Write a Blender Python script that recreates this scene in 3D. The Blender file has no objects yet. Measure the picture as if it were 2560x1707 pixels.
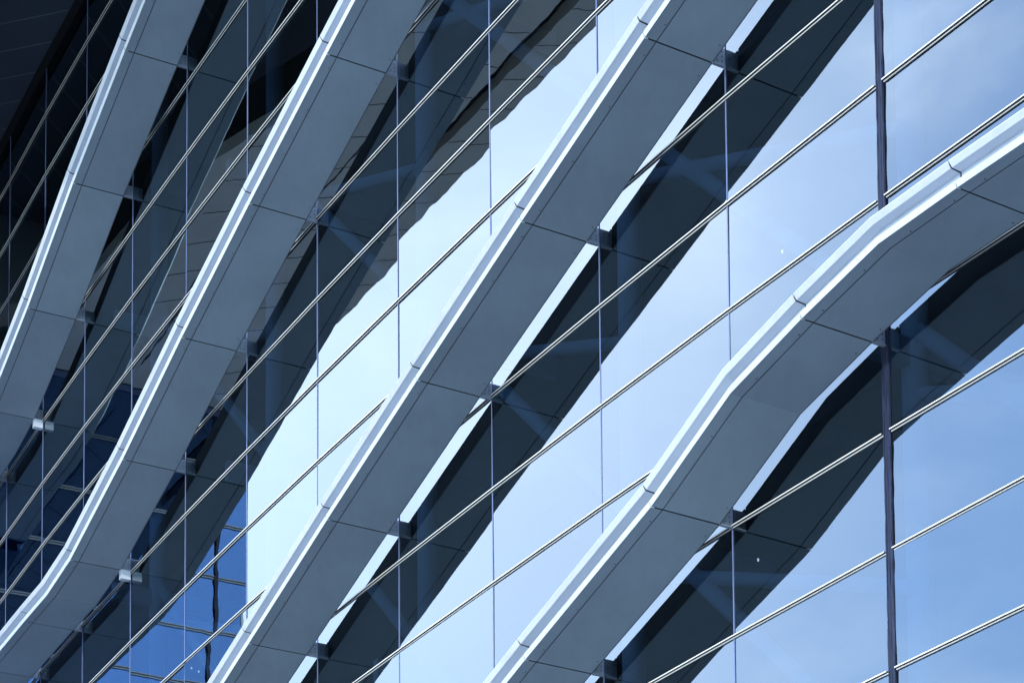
import bpy, bmesh, math, random
from mathutils import Vector, Matrix
R = math.radians
random.seed(11)

# ------------------------------------------------------------------ scene, camera
scene = bpy.context.scene
col = scene.collection
F, PITCH, ROLL, PPX, PPY, Z0 = 6507.05, 0.0937907, -0.0078308, 1287.835, 3475.505, 17.2016
PW, PH = 2560.0, 1707.0
H = 1.25                                   # height of one glass course
GROUND = -1.6

cam_d = bpy.data.cameras.new("camera")
cam = bpy.data.objects.new("camera", cam_d)
col.objects.link(cam)
cam_d.sensor_width = 36.0
cam_d.lens = F / PW * 36.0
cam_d.shift_x = (PW / 2 - PPX) / PW
cam_d.shift_y = (PPY - PH / 2) / PW
cam_d.clip_start = 0.1
cam_d.clip_end = 4000
cam.matrix_world = Matrix.Rotation(PITCH, 4, 'X') @ Matrix.Rotation(R(90), 4, 'X') @ Matrix.Rotation(ROLL, 4, 'Z')
scene.camera = cam

def proj(p):
    c, s = math.cos(PITCH), math.sin(PITCH)
    d = p[1]*c + p[2]*s; u = -p[1]*s + p[2]*c
    x = F*p[0]/d; y = -F*u/d
    cr, sr = math.cos(ROLL), math.sin(ROLL)
    return PPX + x*cr - y*sr, PPY + x*sr + y*cr

# ------------------------------------------------------------------ plan of the glass wall (joint -2 .. 9)
PLAN = [[-10.1433, 50.7441], [-8.9897, 48.4124], [-7.7985, 46.0869], [-6.5782, 43.7676], [-5.331, 41.4439], [-4.0777, 39.1468],
        [-2.7994, 36.8515], [-1.5044, 34.5749], [-0.1987, 32.3201], [1.1267, 30.0645], [2.4847, 27.8078], [3.8821, 25.5522]]
J0 = -2
pl = [Vector(p) for p in PLAN]
W = 2.622
def _ext(p, q, da):
    d = q - p; a = math.atan2(d.y, d.x) + da
    return q + W*Vector((math.cos(a), math.sin(a)))
for _ in range(4): pl.append(_ext(pl[-2], pl[-1], R(.7)))        # joints 10..13
for _ in range(3): pl.insert(0, _ext(pl[1], pl[0], R(.7))); J0 -= 1
JA, JB = J0, J0 + len(pl) - 1
SL = -3.1                                   # the inner corner with the wing
def wall(s):
    i = s - J0
    k = max(0, min(len(pl)-2, int(math.floor(i + 1e-9))))
    t = i - k
    return pl[k]*(1-t) + pl[k+1]*t
def nrm(s):
    d = wall(min(s+.5, JB)) - wall(max(s-.5, JA)); d.normalize()
    return Vector((d.y, -d.x))
def P(s, n, z):
    p = wall(s) + nrm(s)*n
    return Vector((p.x, p.y, z))

# ------------------------------------------------------------------ materials
def mat(name):
    m = bpy.data.materials.new(name); m.use_nodes = True
    nt = m.node_tree; nt.nodes.clear()
    out = nt.nodes.new('ShaderNodeOutputMaterial')
    return m, nt, out
def N(nt, t, **kw):
    n = nt.nodes.new(t)
    for k, v in kw.items():
        if k in n.inputs: n.inputs[k].default_value = v
        else: setattr(n, k, v)
    return n
def principled(name, colr, rough=.5, metal=0., var=.0, vscale=1.5, spec=.5, streak=0., bump=0., coat=0.):
    m, nt, out = mat(name)
    b = N(nt, 'ShaderNodeBsdfPrincipled')
    b.inputs['Base Color'].default_value = (*colr, 1)
    b.inputs['Roughness'].default_value = rough
    b.inputs['Metallic'].default_value = metal
    b.inputs['Specular IOR Level'].default_value = spec
    b.inputs['Coat Weight'].default_value = coat
    nt.links.new(b.outputs[0], out.inputs[0])
    if var:
        geo = N(nt, 'ShaderNodeNewGeometry')
        n1 = N(nt, 'ShaderNodeTexNoise', Scale=vscale, Detail=5.0, Roughness=.6)
        nt.links.new(geo.outputs['Position'], n1.inputs['Vector'])
        mr = N(nt, 'ShaderNodeMapRange'); mr.inputs['From Min'].default_value = .3; mr.inputs['From Max'].default_value = .7
        mr.inputs['To Min'].default_value = 1-var; mr.inputs['To Max'].default_value = 1+var
        nt.links.new(n1.outputs['Fac'], mr.inputs['Value'])
        hs = N(nt, 'ShaderNodeMix', data_type='RGBA', blend_type='MULTIPLY')
        hs.inputs[0].default_value = 1.0
        hs.inputs[6].default_value = (*colr, 1)
        nt.links.new(mr.outputs[0], hs.inputs[7])
        src = hs.outputs[2]
        oi = N(nt, 'ShaderNodeObjectInfo')
        mo = N(nt, 'ShaderNodeMapRange'); mo.inputs['To Min'].default_value = 1-var*.6; mo.inputs['To Max'].default_value = 1+var*.6
        nt.links.new(oi.outputs['Random'], mo.inputs['Value'])
        h2 = N(nt, 'ShaderNodeMix', data_type='RGBA', blend_type='MULTIPLY'); h2.inputs[0].default_value = 1.0
        nt.links.new(src, h2.inputs[6]); nt.links.new(mo.outputs[0], h2.inputs[7])
        last = h2.outputs[2]
        if streak:
            mp2 = N(nt, 'ShaderNodeMapping'); mp2.inputs['Scale'].default_value = (5.5, 1.1, 5.5); mp2.inputs['Rotation'].default_value = (0, 0, R(28))
            nt.links.new(geo.outputs['Position'], mp2.inputs['Vector'])
            n3_ = N(nt, 'ShaderNodeTexNoise', Scale=1.6, Detail=7.0, Roughness=.65)
            nt.links.new(mp2.outputs[0], n3_.inputs['Vector'])
            mr3 = N(nt, 'ShaderNodeMapRange'); mr3.inputs['From Min'].default_value = .45; mr3.inputs['From Max'].default_value = .75
            mr3.inputs['To Min'].default_value = 1.0; mr3.inputs['To Max'].default_value = 1-streak
            nt.links.new(n3_.outputs['Fac'], mr3.inputs['Value'])
            h3 = N(nt, 'ShaderNodeMix', data_type='RGBA', blend_type='MULTIPLY'); h3.inputs[0].default_value = 1.0
            nt.links.new(last, h3.inputs[6]); nt.links.new(mr3.outputs[0], h3.inputs[7]); last = h3.outputs[2]
        nt.links.new(last, b.inputs['Base Color'])
        m2 = N(nt, 'ShaderNodeMapRange'); m2.inputs['To Min'].default_value = max(.02, rough-.08); m2.inputs['To Max'].default_value = rough+.1
        nt.links.new(n1.outputs['Fac'], m2.inputs['Value']); nt.links.new(m2.outputs[0], b.inputs['Roughness'])
    if bump:
        geo = N(nt, 'ShaderNodeNewGeometry')
        n2 = N(nt, 'ShaderNodeTexNoise', Scale=9.0, Detail=6.0)
        nt.links.new(geo.outputs['Position'], n2.inputs['Vector'])
        bp = N(nt, 'ShaderNodeBump'); bp.inputs['Strength'].default_value = bump; bp.inputs['Distance'].default_value = .02
        nt.links.new(n2.outputs['Fac'], bp.inputs['Height']); nt.links.new(bp.outputs[0], b.inputs['Normal'])
    return m

GLASS_F = .215
def coated_glass(name, trans, refl_tint, fac, ripple):
    m, nt, out = mat(name)
    geo = N(nt, 'ShaderNodeNewGeometry')
    # roller wave and pillowing of toughened glass: a very small, slow wander of the normal
    mp = N(nt, 'ShaderNodeMapping'); mp.inputs['Scale'].default_value = (1.6, 1.6, 3.2)
    nt.links.new(geo.outputs['Position'], mp.inputs['Vector'])
    a = N(nt, 'ShaderNodeTexNoise', Scale=1.35, Detail=2.0, Roughness=.5)
    nt.links.new(mp.outputs[0], a.inputs['Vector'])
    sub = N(nt, 'ShaderNodeVectorMath', operation='SUBTRACT'); sub.inputs[1].default_value = (.5, .5, .5)
    nt.links.new(a.outputs['Color'], sub.inputs[0])
    sc = N(nt, 'ShaderNodeVectorMath', operation='SCALE'); sc.inputs['Scale'].default_value = ripple
    nt.links.new(sub.outputs[0], sc.inputs[0])
    ad = N(nt, 'ShaderNodeVectorMath', operation='ADD')
    nt.links.new(geo.outputs['Normal'], ad.inputs[0]); nt.links.new(sc.outputs[0], ad.inputs[1])
    nz = N(nt, 'ShaderNodeVectorMath', operation='NORMALIZE'); nt.links.new(ad.outputs[0], nz.inputs[0])
    gl = N(nt, 'ShaderNodeBsdfGlossy', Roughness=0.0); gl.inputs['Color'].default_value = (*refl_tint, 1)
    nt.links.new(nz.outputs[0], gl.inputs['Normal'])
    tr = N(nt, 'ShaderNodeBsdfTransparent'); tr.inputs['Color'].default_value = (*trans, 1)
    # angle dependence of the coating
    lw = N(nt, 'ShaderNodeFresnel', IOR=1.5)
    ma = N(nt, 'ShaderNodeMath', operation='MULTIPLY_ADD'); ma.inputs[1].default_value = .8; ma.inputs[2].default_value = fac - .08
    nt.links.new(lw.outputs[0], ma.inputs[0])
    oi = N(nt, 'ShaderNodeObjectInfo')
    mv = N(nt, 'ShaderNodeMath', operation='MULTIPLY_ADD'); mv.inputs[1].default_value = .022
    nt.links.new(oi.outputs['Random'], mv.inputs[0]); nt.links.new(ma.outputs[0], mv.inputs[2])
    mx = N(nt, 'ShaderNodeMixShader')
    nt.links.new(mv.outputs[0], mx.inputs[0]); nt.links.new(tr.outputs[0], mx.inputs[1]); nt.links.new(gl.outputs[0], mx.inputs[2])
    nt.links.new(mx.outputs[0], out.inputs[0])
    return m

M = {}
M['glass'] = coated_glass('coated_glass', (.145, .215, .31), (.75, .91, 1.0), GLASS_F, .0042)
M['wing_glass'] = coated_glass('wing_glass', (.10, .16, .26), (.16, .30, .60), .55, .002)
m, nt, out = mat('pane_edge'); t = N(nt, 'ShaderNodeBsdfTransparent'); t.inputs['Color'].default_value = (.93, .97, .96, 1); nt.links.new(t.outputs[0], out.inputs[0]); M['edge'] = m
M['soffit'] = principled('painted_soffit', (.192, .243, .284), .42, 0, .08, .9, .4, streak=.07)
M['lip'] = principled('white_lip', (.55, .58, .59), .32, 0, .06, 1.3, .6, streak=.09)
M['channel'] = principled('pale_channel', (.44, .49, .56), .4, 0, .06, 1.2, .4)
M['back'] = principled('dark_back', (.05, .055, .07), .5, 0, .1, 2)
M['cap'] = principled('mullion_cap', (.72, .70, .65), .22, 0, .02, 3, .6)
M['gasket'] = principled('gasket', (.02, .022, .028), .55)
M['joint'] = principled('silicone_joint', (.11, .145, .27), .35, 0, .08, 4)
M['seal'] = principled('dark_sealant', (.012, .017, .040), .6, 0, .3, 6, .25, 0, .6)
M['steel'] = principled('bracket_steel', (.21, .245, .30), .38, .35, .08, 8)
M['bolt'] = principled('bolt', (.10, .11, .13), .4, .8)
M['brace'] = principled('interior_paint', (.62, .69, .74), .6, 0, .05, 2)
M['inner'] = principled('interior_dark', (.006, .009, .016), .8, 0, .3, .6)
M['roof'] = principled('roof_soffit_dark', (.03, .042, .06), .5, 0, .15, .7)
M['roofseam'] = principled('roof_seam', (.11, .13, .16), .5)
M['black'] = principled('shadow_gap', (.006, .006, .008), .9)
M['tan'] = principled('tan_panel', (.72, .66, .58), .6, 0, .08, .8)
M['tanseam'] = principled('tan_seam', (.03, .03, .03), .8)
M['plaza'] = principled('plaza_paving', (.28, .28, .27), .8, 0, .3, .35, .3)
m, nt, out = mat('lamp_glow'); e = N(nt, 'ShaderNodeEmission', Strength=3.0); e.inputs['Color'].default_value = (1, .95, .86, 1); nt.links.new(e.outputs[0], out.inputs[0]); M['lamp'] = m

# ------------------------------------------------------------------ helpers
def empty(name, loc, label=None, cat=None, group=None, kind=None):
    o = bpy.data.objects.new(name, None); o.empty_display_size = .3
    o.location = loc; col.objects.link(o)
    tag(o, label, cat, group, kind)
    return o
def tag(o, label=None, cat=None, group=None, kind=None):
    if label: o['label'] = label
    if cat: o['category'] = cat
    if group: o['group'] = group
    if kind: o['kind'] = kind
    return o
WORLD = {}
class MB:
    def __init__(self): self.v = []; self.f = []; self.m = []
    def quad(self, a, b, c, d, mi=0):
        i = len(self.v); self.v += [a, b, c, d]; self.f.append((i, i+1, i+2, i+3)); self.m.append(mi)
    def poly(self, pts, mi=0):
        i = len(self.v); self.v += list(pts); self.f.append(tuple(range(i, i+len(pts)))); self.m.append(mi)
    def hexa(self, p, mi=0):           # 8 corners: bottom ring 0-3, top ring 4-7
        i = len(self.v); self.v += list(p)
        for q in ((3,2,1,0), (4,5,6,7), (0,1,5,4), (1,2,6,5), (2,3,7,6), (3,0,4,7)):
            self.f.append(tuple(i+k for k in q)); self.m.append(mi)
    def sweep(self, rings, closed=True, caps=True, mi=0):
        i = len(self.v); n = len(rings[0])
        for r in rings: self.v += list(r)
        for a in range(len(rings)-1):
            for k in range(n if closed else n-1):
                k2 = (k+1) % n
                self.f.append((i+a*n+k, i+a*n+k2, i+(a+1)*n+k2, i+(a+1)*n+k)); self.m.append(mi)
        if caps and closed:
            self.f.append(tuple(i+k for k in reversed(range(n)))); self.m.append(mi)
            b = i+(len(rings)-1)*n
            self.f.append(tuple(b+k for k in range(n))); self.m.append(mi)
    def tube(self, a, b, r, seg=14, mi=0):
        d = (b-a).normalized(); u = d.orthogonal().normalized(); w = d.cross(u)
        self.sweep([[c + (u*math.cos(2*math.pi*k/seg) + w*math.sin(2*math.pi*k/seg))*r for k in range(seg)] for c in (a, b)], mi=mi)
    def build(self, name, mats, parent=None, fix=True, smooth=False):
        if not isinstance(mats, (list, tuple)): mats = [mats]
        o_ = WORLD.get(parent.name, Vector((0,0,0))) if parent else Vector((0,0,0))
        c = sum(self.v, Vector((0,0,0)))/len(self.v)
        me = bpy.data.meshes.new(name)
        me.from_pydata([v-c for v in self.v], [], self.f)
        for mm in mats: me.materials.append(mm)
        for p, mi in zip(me.polygons, self.m): p.material_index = mi
        if fix:
            bm = bmesh.new(); bm.from_mesh(me); bmesh.ops.remove_doubles(bm, verts=bm.verts, dist=1e-5)
            bmesh.ops.recalc_face_normals(bm, faces=bm.faces); bm.to_mesh(me); bm.free()
        if smooth:
            for p in me.polygons: p.use_smooth = len(p.vertices) == 4
        me.update()
        o = bpy.data.objects.new(name, me); col.objects.link(o)
        o.location = c - o_
        if parent: o.parent = parent
        WORLD[o.name] = c
        return o
def thing(name, loc, *a, **k):
    o = empty(name, loc, *a, **k); WORLD[o.name] = Vector(loc); return o

def bar(mb, s0, s1, n0, n1, z0, z1, mi=0, step=1.0):
    """a horizontal bar following the wall between joint coordinates s0..s1"""
    st = [s0] + [j for j in range(math.ceil(s0+1e-6), math.floor(s1-1e-6)+1)] + [s1]
    mb.sweep([[P(s, n0, z0), P(s, n1, z0), P(s, n1, z1), P(s, n0, z1)] for s in st], mi=mi)

# ------------------------------------------------------------------ the setting: ground
g = MB(); g.quad(*[Vector((x, y, GROUND)) for x, y in ((-900,-900), (900,-900), (900,900), (-900,900))])
gp = g.build('ground', M['plaza']); tag(gp, 'pale paved ground around the buildings', 'ground', kind='structure')

# ------------------------------------------------------------------ the glass building
TOP = 30.68
bld = thing('glass_building', (wall(4).x, wall(4).y, GROUND), 'tall curved mirror glass office facade with paired white horizontal glazing bars', 'building')
levels = list(range(-10, 15))              # z = Z0 - k*H
zl = {k: Z0 - k*H for k in levels}
SE = 13.0
bays = []
for j in range(-4, 13):
    bays.append((max(j, SL), j+1))
edges_z = [TOP] + [zl[k] for k in levels] + [GROUND+.02]
panes = []
for (a, b) in bays:
    for i in range(len(edges_z)-1):
        zt, zb = edges_z[i], edges_z[i+1]
        jit = [random.gauss(0, .0021) for _ in range(4)]
        c = [P(a, jit[0], zb), P(b, jit[1], zb), P(b, jit[2], zt), P(a, jit[0]-jit[1]+jit[2], zt)]
        pr = [proj(q) for q in c]
        xs = [min(max(q[0], 0), PW) for q in pr]; ys = [min(max(q[1], 0), PH) for q in pr]
        area = abs(sum(xs[k]*ys[(k+1) % 4]-xs[(k+1) % 4]*ys[k] for k in range(4)))/2
        n = nrm((a+b)/2); n3 = Vector((n.x, n.y, 0))
        panes.append((area, c, n3))
panes.sort(key=lambda t: -t[0])
def add_pane(mb, c, n3):
    b = [q - n3*.024 for q in c]
    mb.quad(*c, 0)
    mb.quad(b[1], b[0], b[3], b[2], 1)
    for k in range(4): mb.quad(c[(k+1) % 4], c[k], b[k], b[(k+1) % 4], 1)
for area, c, n3 in panes[:98]:
    mb = MB(); add_pane(mb, c, n3); mb.build('window_pane', [M['glass'], M['edge']], bld, fix=False)
mb = MB()
for area, c, n3 in panes[98:]: add_pane(mb, c, n3)
tag(mb.build('window_pane', [M['glass'], M['edge']], bld, fix=False), kind='stuff')

# paired horizontal glazing bars, interrupted at the wide joint 9
for k in levels:
    z = zl[k]
    segs = ((SL, 8.976), (9.024, SE))
    for a, b in segs:
        d = MB(); bar(d, a, b, .001, .0055, z-.030, z+.012)
        bar(d, a, b, .0057, .0335, z-.0045, z+.0055)          # projecting blade
        bars = d.build('glazing_bar', M['gasket'], bld)
        w = MB(); bar(w, a, b, .0337, .0370, z-.0055, z+.0065); w.build('blade_nosing', M['cap'], bars)
        w = MB(); bar(w, a, b, .0060, .0085, z-.0205, z-.0085); w.build('cover_strip', M['cap'], bars)
# vertical joints
for j in range(-3, 13):
    if j == 9: continue
    w = MB(); ds = .0075/W if j > 3 else .0085/W
    zs = [TOP] + [zl[k] for k in levels] + [GROUND+.02]
    for i in range(len(zs)-1):
        zt = zs[i]-(.032 if i else 0); zb = zs[i+1]+(.014 if i < len(zs)-2 else 0)
        w.hexa([P(j-ds, .001, zb), P(j+ds, .001, zb), P(j+ds, .008, zb), P(j-ds, .008, zb),
                P(j-ds, .001, zt), P(j+ds, .001, zt), P(j+ds, .008, zt), P(j-ds, .008, zt)])
    w.build('glazing_joint', M['joint'], bld)
# the wide dark movement joint at 9
w = MB(); bar(w, 8.980, 9.020, .001, .012, GROUND+.02, TOP)
ej = w.build('movement_joint', M['seal'], bld)
for s0, s1, pr in ((8.981, 8.986, .020), (8.9975, 9.002, .016), (9.014, 9.019, .022)):
    f_ = MB(); nseg = 240
    rr = random.Random(int(s0*1000))
    def rag(): return rr.uniform(-.0012, .0012)
    rings = []
    for i in range(nseg+1):
        z = GROUND+.02 + (TOP-GROUND-.02)*i/nseg
        rings.append([P(s0+rag(), .013, z), P(s1+rag()*2, .013, z), P(s1+rag()*2, pr+rag()*3, z), P(s0+rag(), pr+rag()*3, z)])
    f_.sweep(rings); f_.build('sealant_fin', M['seal'], ej)

# inside: back wall, columns, diagonal braces, downlights
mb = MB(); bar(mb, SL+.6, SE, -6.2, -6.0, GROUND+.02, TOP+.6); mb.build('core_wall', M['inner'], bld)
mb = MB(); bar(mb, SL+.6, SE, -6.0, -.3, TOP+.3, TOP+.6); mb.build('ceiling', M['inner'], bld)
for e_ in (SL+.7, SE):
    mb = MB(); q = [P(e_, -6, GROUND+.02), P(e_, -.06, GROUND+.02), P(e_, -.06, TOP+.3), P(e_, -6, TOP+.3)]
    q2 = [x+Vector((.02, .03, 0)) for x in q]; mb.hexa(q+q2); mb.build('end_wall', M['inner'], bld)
cols = [.25, 2.35, 4.45, 6.55, 8.65, 10.75]
for s in cols:
    mb = MB(); mb.tube(P(s, -1.2, GROUND+.02), P(s, -1.2, TOP+.28), .15, 20)
    mb.build('column', M['brace'], bld, smooth=True)
nodes = [24.4, 19.25, 14.05, 8.9]
for i, s in enumerate(cols[:-1]):
    s2 = cols[i+1]
    for z in nodes:
        mb = MB(); mb.tube(P(s, -1.2, z), P(s2, -1.2, z-5.2), .10, 16)
        mb.tube(P(s, -1.2, z-.75), P(s2, -1.2, z-2.9), .085, 16)
        mb.build('diagonal_brace', M['brace'], bld, smooth=True)
for z in nodes:
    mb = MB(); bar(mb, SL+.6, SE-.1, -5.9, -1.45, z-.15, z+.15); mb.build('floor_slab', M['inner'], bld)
    for s in cols:
        mb = MB(); e = .07/W
        mb.hexa([P(s-e, -3.4, z-.47), P(s+e, -3.4, z-.47), P(s+e, -.35, z-.47), P(s-e, -.35, z-.47),
                 P(s-e, -3.4, z-.17), P(s+e, -3.4, z-.17), P(s+e, -.35, z-.17), P(s-e, -.35, z-.17)])
        mb.build('cross_beam', M['brace'], bld)
for s, z in ((7.05, 13.2), (7.28, 16.9), (3.75, 15.4), (-.1, 18.1), (.05, 17.9)):
    c = P(s, -2.2, z); mb = MB()
    ring = [c + Vector((math.cos(a)*.011, math.sin(a)*.011, 0)) for a in [k*math.pi/8 for k in range(16)]]
    mb.sweep([ring, [q+Vector((0, 0, .03)) for q in ring]])
    mb.build('downlight', M['lamp'], bld)

# ------------------------------------------------------------------ the projecting sunshade ledges
SOFF = [(.19, 0), (.932, 0)]
def ledge(label, zpts, s_from, s_to, kinks=(), seams=None, big_bracket=None):
    """zpts: (s,z) path of the soffit; panels run from joint to joint"""
    def zs(s):
        if s <= zpts[0][0]: return zpts[0][1]
        for (a, za), (b, zb) in zip(zpts, zpts[1:]):
            if a <= s <= b: return za+(zb-za)*(s-a)/(b-a)
        return zpts[-1][1]
    a0 = P((s_from+s_to)/2, .6, zs((s_from+s_to)/2))
    root = thing('sunshade_ledge', a0, label, 'ledge', 'white sunshade ledges sweeping across the glass facade')
    cuts = seams or [s_from] + [j for j in range(math.ceil(s_from+1e-6), math.floor(s_to-1e-6)+1)] + [s_to]
    G = .0040
    for a, b in zip(cuts, cuts[1:]):
        a_, b_ = a+G, b-G
        st = [a_] + [s for s in kinks if a_ < s < b_] + [b_]
        def rings(prof): return [[P(s, n, zs(s)+dz) for n, dz in prof] for s in st]
        body = MB()
        body.sweep(rings([(.192, .004), (1.04, .006), (1.04, .165), (1.16, .175), (1.19, .225), (.60, .27), (.192, .27)]), mi=0)
        panel = body.build('ledge_panel', [M['back']], root)
        q = MB(); q.sweep(rings([(1.0412, .0592), (1.0435, .0592), (1.0435, .162), (1.163, .1705), (1.163, .1735), (1.0412, .1645)])); q.build('channel', M['channel'], panel)
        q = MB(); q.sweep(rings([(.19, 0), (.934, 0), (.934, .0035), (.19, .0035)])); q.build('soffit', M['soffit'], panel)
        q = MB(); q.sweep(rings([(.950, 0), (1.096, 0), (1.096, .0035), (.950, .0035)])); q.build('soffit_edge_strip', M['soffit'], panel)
        q = MB(); q.sweep(rings([(1.0985, 0), (1.122, .05), (1.119, .055), (1.043, .058), (1.043, .006), (1.0985, .0055)])); q.build('lower_lip', M['lip'], panel)
        q = MB(); q.sweep(rings([(1.164, .1725), (1.206, .221), (1.203, .229), (1.192, .2285), (1.162, .178)])); q.build('upper_lip', M['lip'], panel)
        q = MB(); q.sweep(rings([(.176, .0), (.189, .0), (.189, .275), (.176, .275)])); q.build('rear_upstand', M['back'], panel)
        q = MB()
        for f_ in (.08, .36, .66, .93):
            s_ = a_ + (b_-a_)*f_
            for n_ in ((.975,) if f_ in (.36, .66) else (.975, .235)):
                ctr = P(s_, n_, zs(s_)-.0005)
                q.tube(ctr, ctr-Vector((0, 0, .006)), .0085, 8)
        q.build('fixings', M['bolt'], panel)
    for j in cuts[:-1] + [cuts[-1]]:
        if j == s_from or j == s_to: continue
        jj = round(j)
        z = zs(j)
        e = .006/W
        mb = MB()                                   # upright plate square to the glass
        mb.hexa([P(jj-e, .012, z+.012), P(jj+e, .012, z+.012), P(jj+e, .40, z+.03), P(jj-e, .40, z+.03),
                 P(jj-e, .012, z+.22), P(jj+e, .012, z+.22), P(jj+e, .40, z+.22), P(jj-e, .40, z+.22)])
        f0 = .022/W                                 # foot flange
        mb.hexa([P(jj-f0, .012, z-.002), P(jj+f0, .012, z-.002), P(jj+f0, .174, z-.002), P(jj-f0, .174, z-.002),
                 P(jj-f0, .012, z+.010), P(jj+f0, .012, z+.010), P(jj+f0, .174, z+.010), P(jj-f0, .174, z+.010)])
        if big_bracket is not None and jj == big_bracket:
            bx_ = MB()
            bx_.hexa([P(jj-.02, .02, z-.165), P(jj+.02, .02, z-.165), P(jj+.02, .195, z-.165), P(jj-.02, .195, z-.165),
                 P(jj-.02, .02, z-.004), P(jj+.02, .02, z-.004), P(jj+.02, .195, z-.004), P(jj-.02, .195, z-.004)])
        br = mb.build('bracket', M['steel'], root)
        if big_bracket is not None and jj == big_bracket: bx_.build('end_box', M['channel'], br)
        mb = MB()
        d = P(jj+.001, .1, 0)-P(jj-.001, .1, 0); d.normalize()
        for n, dz in ((.05, .06), (.05, .115), (.05, .17), (.115, .055), (.135, .17)):
            for sg in (1, -1):
                c = P(jj, n, z+dz) + d*sg*.007
                mb.tube(c, c+d*sg*.006, .0085, 8)
        mb.build('bolts', M['bolt'], br)
    return root

ledge('white sunshade ledge at the far left, nearest to the dark roof overhang',
      [(-3.1, 23.33), (-1.5, 23.34), (-1, 23.47), (0, 24.25), (1, 25.29), (2, 26.23), (5, 29.0)], -3.0, 4.6, (-1.5,), big_bracket=-1)
ledge('white sunshade ledge that levels out at the lower left corner, beside the blue mirrored windows',
      [(-3.1, 18.34), (.5, 18.335), (1, 18.48), (2, 19.18), (3, 20.055), (4, 20.895), (5, 21.735), (9, 25.05)], -3.0, 8.0, (.5,), big_bracket=1)
ledge('straight white sunshade ledge crossing the middle of the facade, between bright sky reflections',
      [(-3.1, 13.35), (2.5, 13.35), (3, 13.46), (4, 14.25), (5, 15.08), (6, 15.905), (7, 16.727), (8, 17.56), (11, 20.05)], -3.0, 11.0, (2.5,))
ledge('bent white sunshade ledge that curves over in front of the wide dark joint',
      [(3.0, 8.36), (5.0, 9.70), (7, 11.36), (8, 12.185), (8.55, 12.845), (9, 13.112), (9.45, 13.335), (9.9, 13.35), (13, 13.35)], 3.0, 12.8, (8.55, 9.45),
      seams=[3.0, 4, 5, 6, 7, 8, 9, 9.875, 11, 12, 12.8])

# ------------------------------------------------------------------ dark roof overhang above the glass
rs = thing('roof_overhang', P(1, 2, TOP), 'dark panelled roof overhang with thin pale seams in the top left corner', 'roof')
SR = 5.0
def strip(mb, s0, s1, n0, n1, z0, z1):
    st = [s0] + [j for j in range(math.ceil(s0+1e-6), math.floor(s1-1e-6)+1)] + [s1]
    mb.sweep([[P(s, n0, z0), P(s, n1, z0), P(s, n1, z1), P(s, n0, z1)] for s in st])
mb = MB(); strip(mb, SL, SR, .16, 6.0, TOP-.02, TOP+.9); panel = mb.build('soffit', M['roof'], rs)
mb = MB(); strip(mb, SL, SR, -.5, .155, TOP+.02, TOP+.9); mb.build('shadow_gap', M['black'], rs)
mb = MB(); strip(mb, SR+.01, SE, -.5, .05, TOP+.02, TOP+.9); mb.build('parapet', M['roof'], rs)
mb = MB()
dirv = Vector((-math.cos(R(-17)), -math.sin(R(-17)), 0))
for i in range(-6, 8):
    p0 = Vector((-8.0, 46.5, TOP-.021)) + Vector((-.6, 1.0, 0))*i
    # start each seam where it meets the shadow gap
    best = min((abs((p0-P(s/50, .17, TOP-.021)).to_2d().cross(dirv.to_2d())), s/50) for s in range(-155, 250))
    a = P(best[1], .18, TOP-.021); b = a + dirv*5.2
    nn = Vector((-dirv.y, dirv.x, 0))*.012
    mb.hexa([a-nn, a+nn, b+nn, b-nn, a-nn+Vector((0,0,.012)), a+nn+Vector((0,0,.012)), b+nn+Vector((0,0,.012)), b-nn+Vector((0,0,.012))])
mb.build('panel_seam', M['roofseam'], rs)

# ------------------------------------------------------------------ the wing standing square to the facade (seen mirrored)
th = R(118); wn = Vector((math.cos(th), math.sin(th))); wc = 52.5
wt = Vector((-wn.y, wn.x))                      # runs away to the lower left in plan
corner = wall(SL) ; corner = corner + wn*(wc - corner.dot(wn))
tip = Vector((-17.70, 50.05)); WL = (tip-corner).dot(wt)
def Q(t, n, z):
    p = corner + wt*t - wn*n
    return Vector((p.x, p.y, z))
WT = 27.40
wing = thing('wing_building', (tip.x, tip.y, GROUND), 'blue glass office wing with paired glazing bars, seen mirrored at the lower left', 'building')
wz = [27.40, 26.13, 24.82, 23.55, 22.27, 21.02]
while wz[-1] - H > GROUND: wz.append(wz[-1]-H)
jts = [.12, WL-.80-2*W, WL-.80-W, WL-.80, WL]
jts = [t for t in jts if t >= .1]
pn = MB()
for a, b in zip(jts, jts[1:]):
    for zt, zb in zip(wz, wz[1:]+[GROUND+.02]):
        jt = [random.gauss(0, .0006) for _ in range(3)]
        mb = MB(); c = [Q(a, jt[0], zb), Q(b, jt[1], zb), Q(b, jt[2], zt), Q(a, jt[0]-jt[1]+jt[2], zt)]
        add_pane(mb, c, -Vector((wn.x, wn.y, 0))); mb.build('window_pane', [M['wing_glass'], M['edge']], wing, fix=False)
for z in wz[1:]:
    def wb(mb, n0, n1, z0, z1, t0=.1, t1=None):
        t1 = t1 or WL
        mb.hexa([Q(t0, n0, z0), Q(t1, n0, z0), Q(t1, n1, z0), Q(t0, n1, z0), Q(t0, n0, z1), Q(t1, n0, z1), Q(t1, n1, z1), Q(t0, n1, z1)])
    mb = MB(); wb(mb, .002, .010, z-.05, z+.045); gbar = mb.build('glazing_bar', M['gasket'], wing)
    for z0_, z1_ in ((z+.014, z+.040), (z-.040, z-.014)):
        mb = MB(); wb(mb, .011, .03, z0_, z1_); mb.build('cover_strip', M['steel'], gbar)
mb = MB(); wb(mb, .002, .04, WT-.10, WT+.03); mb.build('head_flashing', M['joint'], wing)
mb = MB(); t0 = WL-.80
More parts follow.
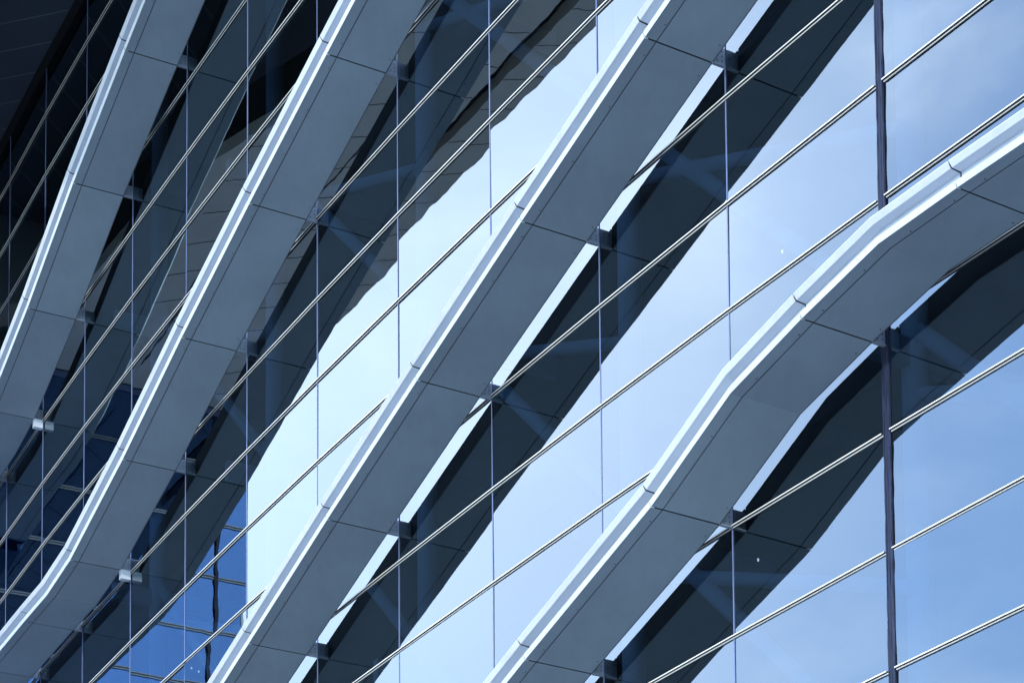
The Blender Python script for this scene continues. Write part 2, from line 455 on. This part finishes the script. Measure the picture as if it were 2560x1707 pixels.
mb.hexa([Q(t0-.04, .002, GROUND+.02), Q(t0+.04, .002, GROUND+.02), Q(t0+.04, .05, GROUND+.02), Q(t0-.04, .05, GROUND+.02),
         Q(t0-.04, .002, WT-.12), Q(t0+.04, .002, WT-.12), Q(t0+.04, .05, WT-.12), Q(t0-.04, .05, WT-.12)])
mb.build('movement_joint', M['seal'], wing)
mb = MB()
mb.hexa([Q(WL+.002, .02, GROUND+.02), Q(WL+.05, .02, GROUND+.02), Q(WL+.05, -9, GROUND+.02), Q(WL+.002, -9, GROUND+.02),
         Q(WL+.002, .02, WT+1.0), Q(WL+.05, .02, WT+1.0), Q(WL+.05, -9, WT+1.0), Q(WL+.002, -9, WT+1.0)])
mb.build('end_wall', M['lip'], wing)
mb = MB()
mb.hexa([Q(.1, -.5, GROUND+.02), Q(WL-.01, -.5, GROUND+.02), Q(WL-.01, -9, GROUND+.02), Q(.1, -9, GROUND+.02),
         Q(.1, -.5, WT+.9), Q(WL-.01, -.5, WT+.9), Q(WL-.01, -9, WT+.9), Q(.1, -9, WT+.9)])
mb.build('core', M['inner'], wing)
mb = MB()
mb.hexa([Q(.02, .0, WT+.05), Q(WL+.04, .0, WT+.05), Q(WL+.04, -.4, WT+.05), Q(.02, -.4, WT+.05),
         Q(.02, .0, TOP+.9), Q(WL+.04, .0, TOP+.9), Q(WL+.04, -.4, TOP+.9), Q(.02, -.4, TOP+.9)])
mb.build('upper_wall', M['roof'], wing)

# ------------------------------------------------------------------ tan canopy between wing and facade (seen mirrored)
CZ = 27.45
o0 = Vector((-9.26, 34.61)); o1 = Vector((-15.1, 44.6)); od = (o1-o0).normalized()
oe = o0 + od*((tip-o0).dot(od)-.02)             # meets the wing tip
inn = Vector((od.y, -od.x))                     # towards the facade
if inn.dot(wall(3)-o0) < 0: inn = -inn
cut = Vector((math.cos(R(-124)), math.sin(R(-124))))    # seam direction
def C(u, v, z):                                 # u along the outer edge, v inwards
    p = o0 + od*u + inn*v
    return Vector((p.x, p.y, z))
# inner edge: 3.3 m off the glass
i0 = wall(4.7) + nrm(4.7)*3.75; i1 = wall(2.5) + nrm(2.5)*3.7; i2 = wall(-2.9) + nrm(-2.9)*1.5
mid = [wall(s)+nrm(s)*n for s, n in ((-1.5, 1.5), (-.5, 1.6), (.5, 2.35), (1.5, 3.15))]
can = thing('tan_canopy', (oe.x, oe.y, CZ), 'tan panelled canopy soffit with a dark groove, seen mirrored along the top of the facade', 'canopy')
hit2 = tip + wt*-0.0
def wingpt(q):                                  # drop a point on to the wing face
    return q + wn*((wc-.06) - q.dot(wn))
e_out = oe + wn*((wc-.06) - oe.dot(wn))
pts = [o0, o1, e_out, wingpt(i2), i2] + mid + [i1, i0]
groove_v0, groove_v1 = .66, .92
def plate(mb, poly, z0, z1):
    b = [Vector((p.x, p.y, z0)) for p in poly]; t_ = [Vector((p.x, p.y, z1)) for p in poly]
    mb.poly(list(reversed(b))); mb.poly(t_)
    for k in range(len(poly)):
        k2 = (k+1) % len(poly); mb.quad(b[k], b[k2], t_[k2], t_[k])
mb = MB(); plate(mb, pts, CZ+.25, CZ+1.0); mb.build('canopy_deck', M['tanseam'], can)
def off(p, v): return p + inn*v
gv = [(0, groove_v0), (groove_v1, 99)]
L_ = (e_out-o0).dot(od)
outer = [o0, e_out, wingpt(off(e_out, groove_v0)), off(o0, groove_v0) + Vector((0, 0))]
mb = MB(); plate(mb, outer, CZ, CZ+.24); mb.build('edge_panel', M['tan'], can)
mb = MB(); plate(mb, [off(o0, groove_v1), wingpt(off(e_out, groove_v1)), wingpt(i2), i2] + mid + [i1, i0], CZ, CZ+.24)
soff = mb.build('soffit_panel', M['tan'], can)
mb = MB()
def seam(a, b, w=.014):
    d = (b-a).normalized(); n2 = Vector((-d.y, d.x))*w
    plate(mb, [a-n2, a+n2, b+n2, b-n2], CZ-.004, CZ-.001)
k = 0
for i in range(0, 26):
    u = .35 + i*1.12
    if u > L_-.3: break
    a = o0 + od*(u+.27) + inn*.02
    b = a + inn*groove_v0*.95 + od*(groove_v0*.95*(.48+.04*u) + random.uniform(-.03, .03))
    seam(a, b, .008)
    a = o0 + od*(u+.37) + inn*(groove_v1+.02)
    v = 3.4 if u < L_-6 else max(.6, (L_-u)/2.2)
    seam(a, a + inn*v + od*v*min(.9, .48+.04*u), .010)
for v in (2.2, 3.6):
    seam(off(o0, v)+od*.5, off(e_out, v)-od*1.2, .015)
mb.build('panel_seam', M['tanseam'], can)

# ------------------------------------------------------------------ light
SUN_AZ, SUN_EL = R(198), R(15)                 # azimuth clockwise from +Y
sd = Vector((math.sin(SUN_AZ)*math.cos(SUN_EL), math.cos(SUN_AZ)*math.cos(SUN_EL), math.sin(SUN_EL)))
ld = bpy.data.lights.new('sun', 'SUN'); ld.energy = 2.0; ld.angle = R(.53); ld.color = (1, .96, .90)
sun = bpy.data.objects.new('sun', ld); col.objects.link(sun)
sun.rotation_euler = (-sd).to_track_quat('-Z', 'Y').to_euler()
sun.location = sd*60

w = bpy.data.worlds.new('World'); scene.world = w; w.use_nodes = True
nt = w.node_tree; nt.nodes.clear()
out = nt.nodes.new('ShaderNodeOutputWorld'); bg = nt.nodes.new('ShaderNodeBackground')
sky = N(nt, 'ShaderNodeTexSky', sky_type='NISHITA', sun_disc=False)
sky.sun_elevation = SUN_EL; sky.sun_rotation = SUN_AZ; sky.air_density = 1.3; sky.dust_density = .6; sky.ozone_density = 2.0
bg.inputs['Strength'].default_value = .15
tc = N(nt, 'ShaderNodeTexCoord')
def dirn(azd, eld): return (math.sin(R(azd))*math.cos(R(eld)), math.cos(R(azd))*math.cos(R(eld)), math.sin(R(eld)))
def blob(azd, eld, d0, d1):
    dt = N(nt, 'ShaderNodeVectorMath', operation='DOT_PRODUCT'); dt.inputs[1].default_value = dirn(azd, eld)
    nt.links.new(tc.outputs['Generated'], dt.inputs[0])
    mr = N(nt, 'ShaderNodeMapRange', interpolation_type='SMOOTHSTEP')
    mr.inputs['From Min'].default_value = math.cos(R(d1)); mr.inputs['From Max'].default_value = math.cos(R(d0))
    nt.links.new(dt.outputs['Value'], mr.inputs['Value']); return mr.outputs[0]
b1 = blob(-57, 30, 1, 18)
mp = N(nt, 'ShaderNodeMapping'); mp.inputs['Scale'].default_value = (1, 1, 2.2)
nt.links.new(tc.outputs['Generated'], mp.inputs['Vector'])
n1 = N(nt, 'ShaderNodeTexNoise', Scale=5.2, Detail=8.0, Roughness=.55, Distortion=.25)
nt.links.new(mp.outputs[0], n1.inputs['Vector'])
cl = N(nt, 'ShaderNodeMapRange', interpolation_type='SMOOTHSTEP'); cl.inputs['From Min'].default_value = .47; cl.inputs['From Max'].default_value = .74
nt.links.new(n1.outputs['Fac'], cl.inputs['Value'])
mx = N(nt, 'ShaderNodeMath', operation='MULTIPLY_ADD', use_clamp=True); mx.inputs[1].default_value = .13
# two denser patches of cloud low in the west
b3 = blob(-74, 34, .3, 3.6); b4 = blob(-63, 32, .5, 7)
bs = N(nt, 'ShaderNodeMath', operation='ADD'); g3 = N(nt, 'ShaderNodeMath', operation='MULTIPLY'); g3.inputs[1].default_value = 2.6; nt.links.new(b3, g3.inputs[0]); nt.links.new(g3.outputs[0], bs.inputs[0]); nt.links.new(b4, bs.inputs[1])
bb = N(nt, 'ShaderNodeMath', operation='MULTIPLY_ADD'); bb.inputs[1].default_value = 1.1; bb.inputs[2].default_value = 1.0
nt.links.new(bs.outputs[0], bb.inputs[0])
n9 = N(nt, 'ShaderNodeMapRange', interpolation_type='SMOOTHSTEP'); n9.inputs['From Min'].default_value = .35; n9.inputs['From Max'].default_value = .65
nt.links.new(n1.outputs['Fac'], n9.inputs['Value'])
b5 = N(nt, 'ShaderNodeMath', operation='MULTIPLY'); nt.links.new(bs.outputs[0], b5.inputs[0]); nt.links.new(n9.outputs[0], b5.inputs[1])
ba = N(nt, 'ShaderNodeMath', operation='ADD'); nt.links.new(cl.outputs[0], ba.inputs[0]); nt.links.new(b5.outputs[0], ba.inputs[1])
nt.links.new(ba.outputs[0], mx.inputs[0])
mm = N(nt, 'ShaderNodeMath', operation='MULTIPLY'); mm.operation = 'MULTIPLY_ADD'; mm.inputs[1].default_value = .44; mm.inputs[2].default_value = .25; nt.links.new(b1, mm.inputs[0])
nt.links.new(mm.outputs[0], mx.inputs[2])
mix = N(nt, 'ShaderNodeMix', data_type='RGBA')
nt.links.new(mx.outputs[0], mix.inputs[0]); tint = N(nt, 'ShaderNodeMix', data_type='RGBA', blend_type='MULTIPLY'); tint.inputs[0].default_value = 1
nt.links.new(sky.outputs[0], tint.inputs[6]); tint.inputs[7].default_value = (1.50, 3.5, 6.0, 1)
nt.links.new(tint.outputs[2], mix.inputs[6]); mix.inputs[7].default_value = (26, 26.9, 30, 1)
b2 = blob(-150, 8, 15, 64)
m2 = N(nt, 'ShaderNodeMath', operation='MULTIPLY'); m2.inputs[1].default_value = .85; nt.links.new(b2, m2.inputs[0])
mix2 = N(nt, 'ShaderNodeMix', data_type='RGBA'); nt.links.new(m2.outputs[0], mix2.inputs[0]); nt.links.new(mix.outputs[2], mix2.inputs[6]); mix2.inputs[7].default_value = (20, 22, 24, 1)
nt.links.new(mix2.outputs[2], bg.inputs['Color']); nt.links.new(bg.outputs[0], out.inputs[0])

scene.view_settings.view_transform = 'Standard'; scene.view_settings.look = 'None'
scene.view_settings.exposure = 0.30; scene.view_settings.gamma = 1.0
scene.cycles.max_bounces = 12; scene.cycles.transparent_max_bounces = 16
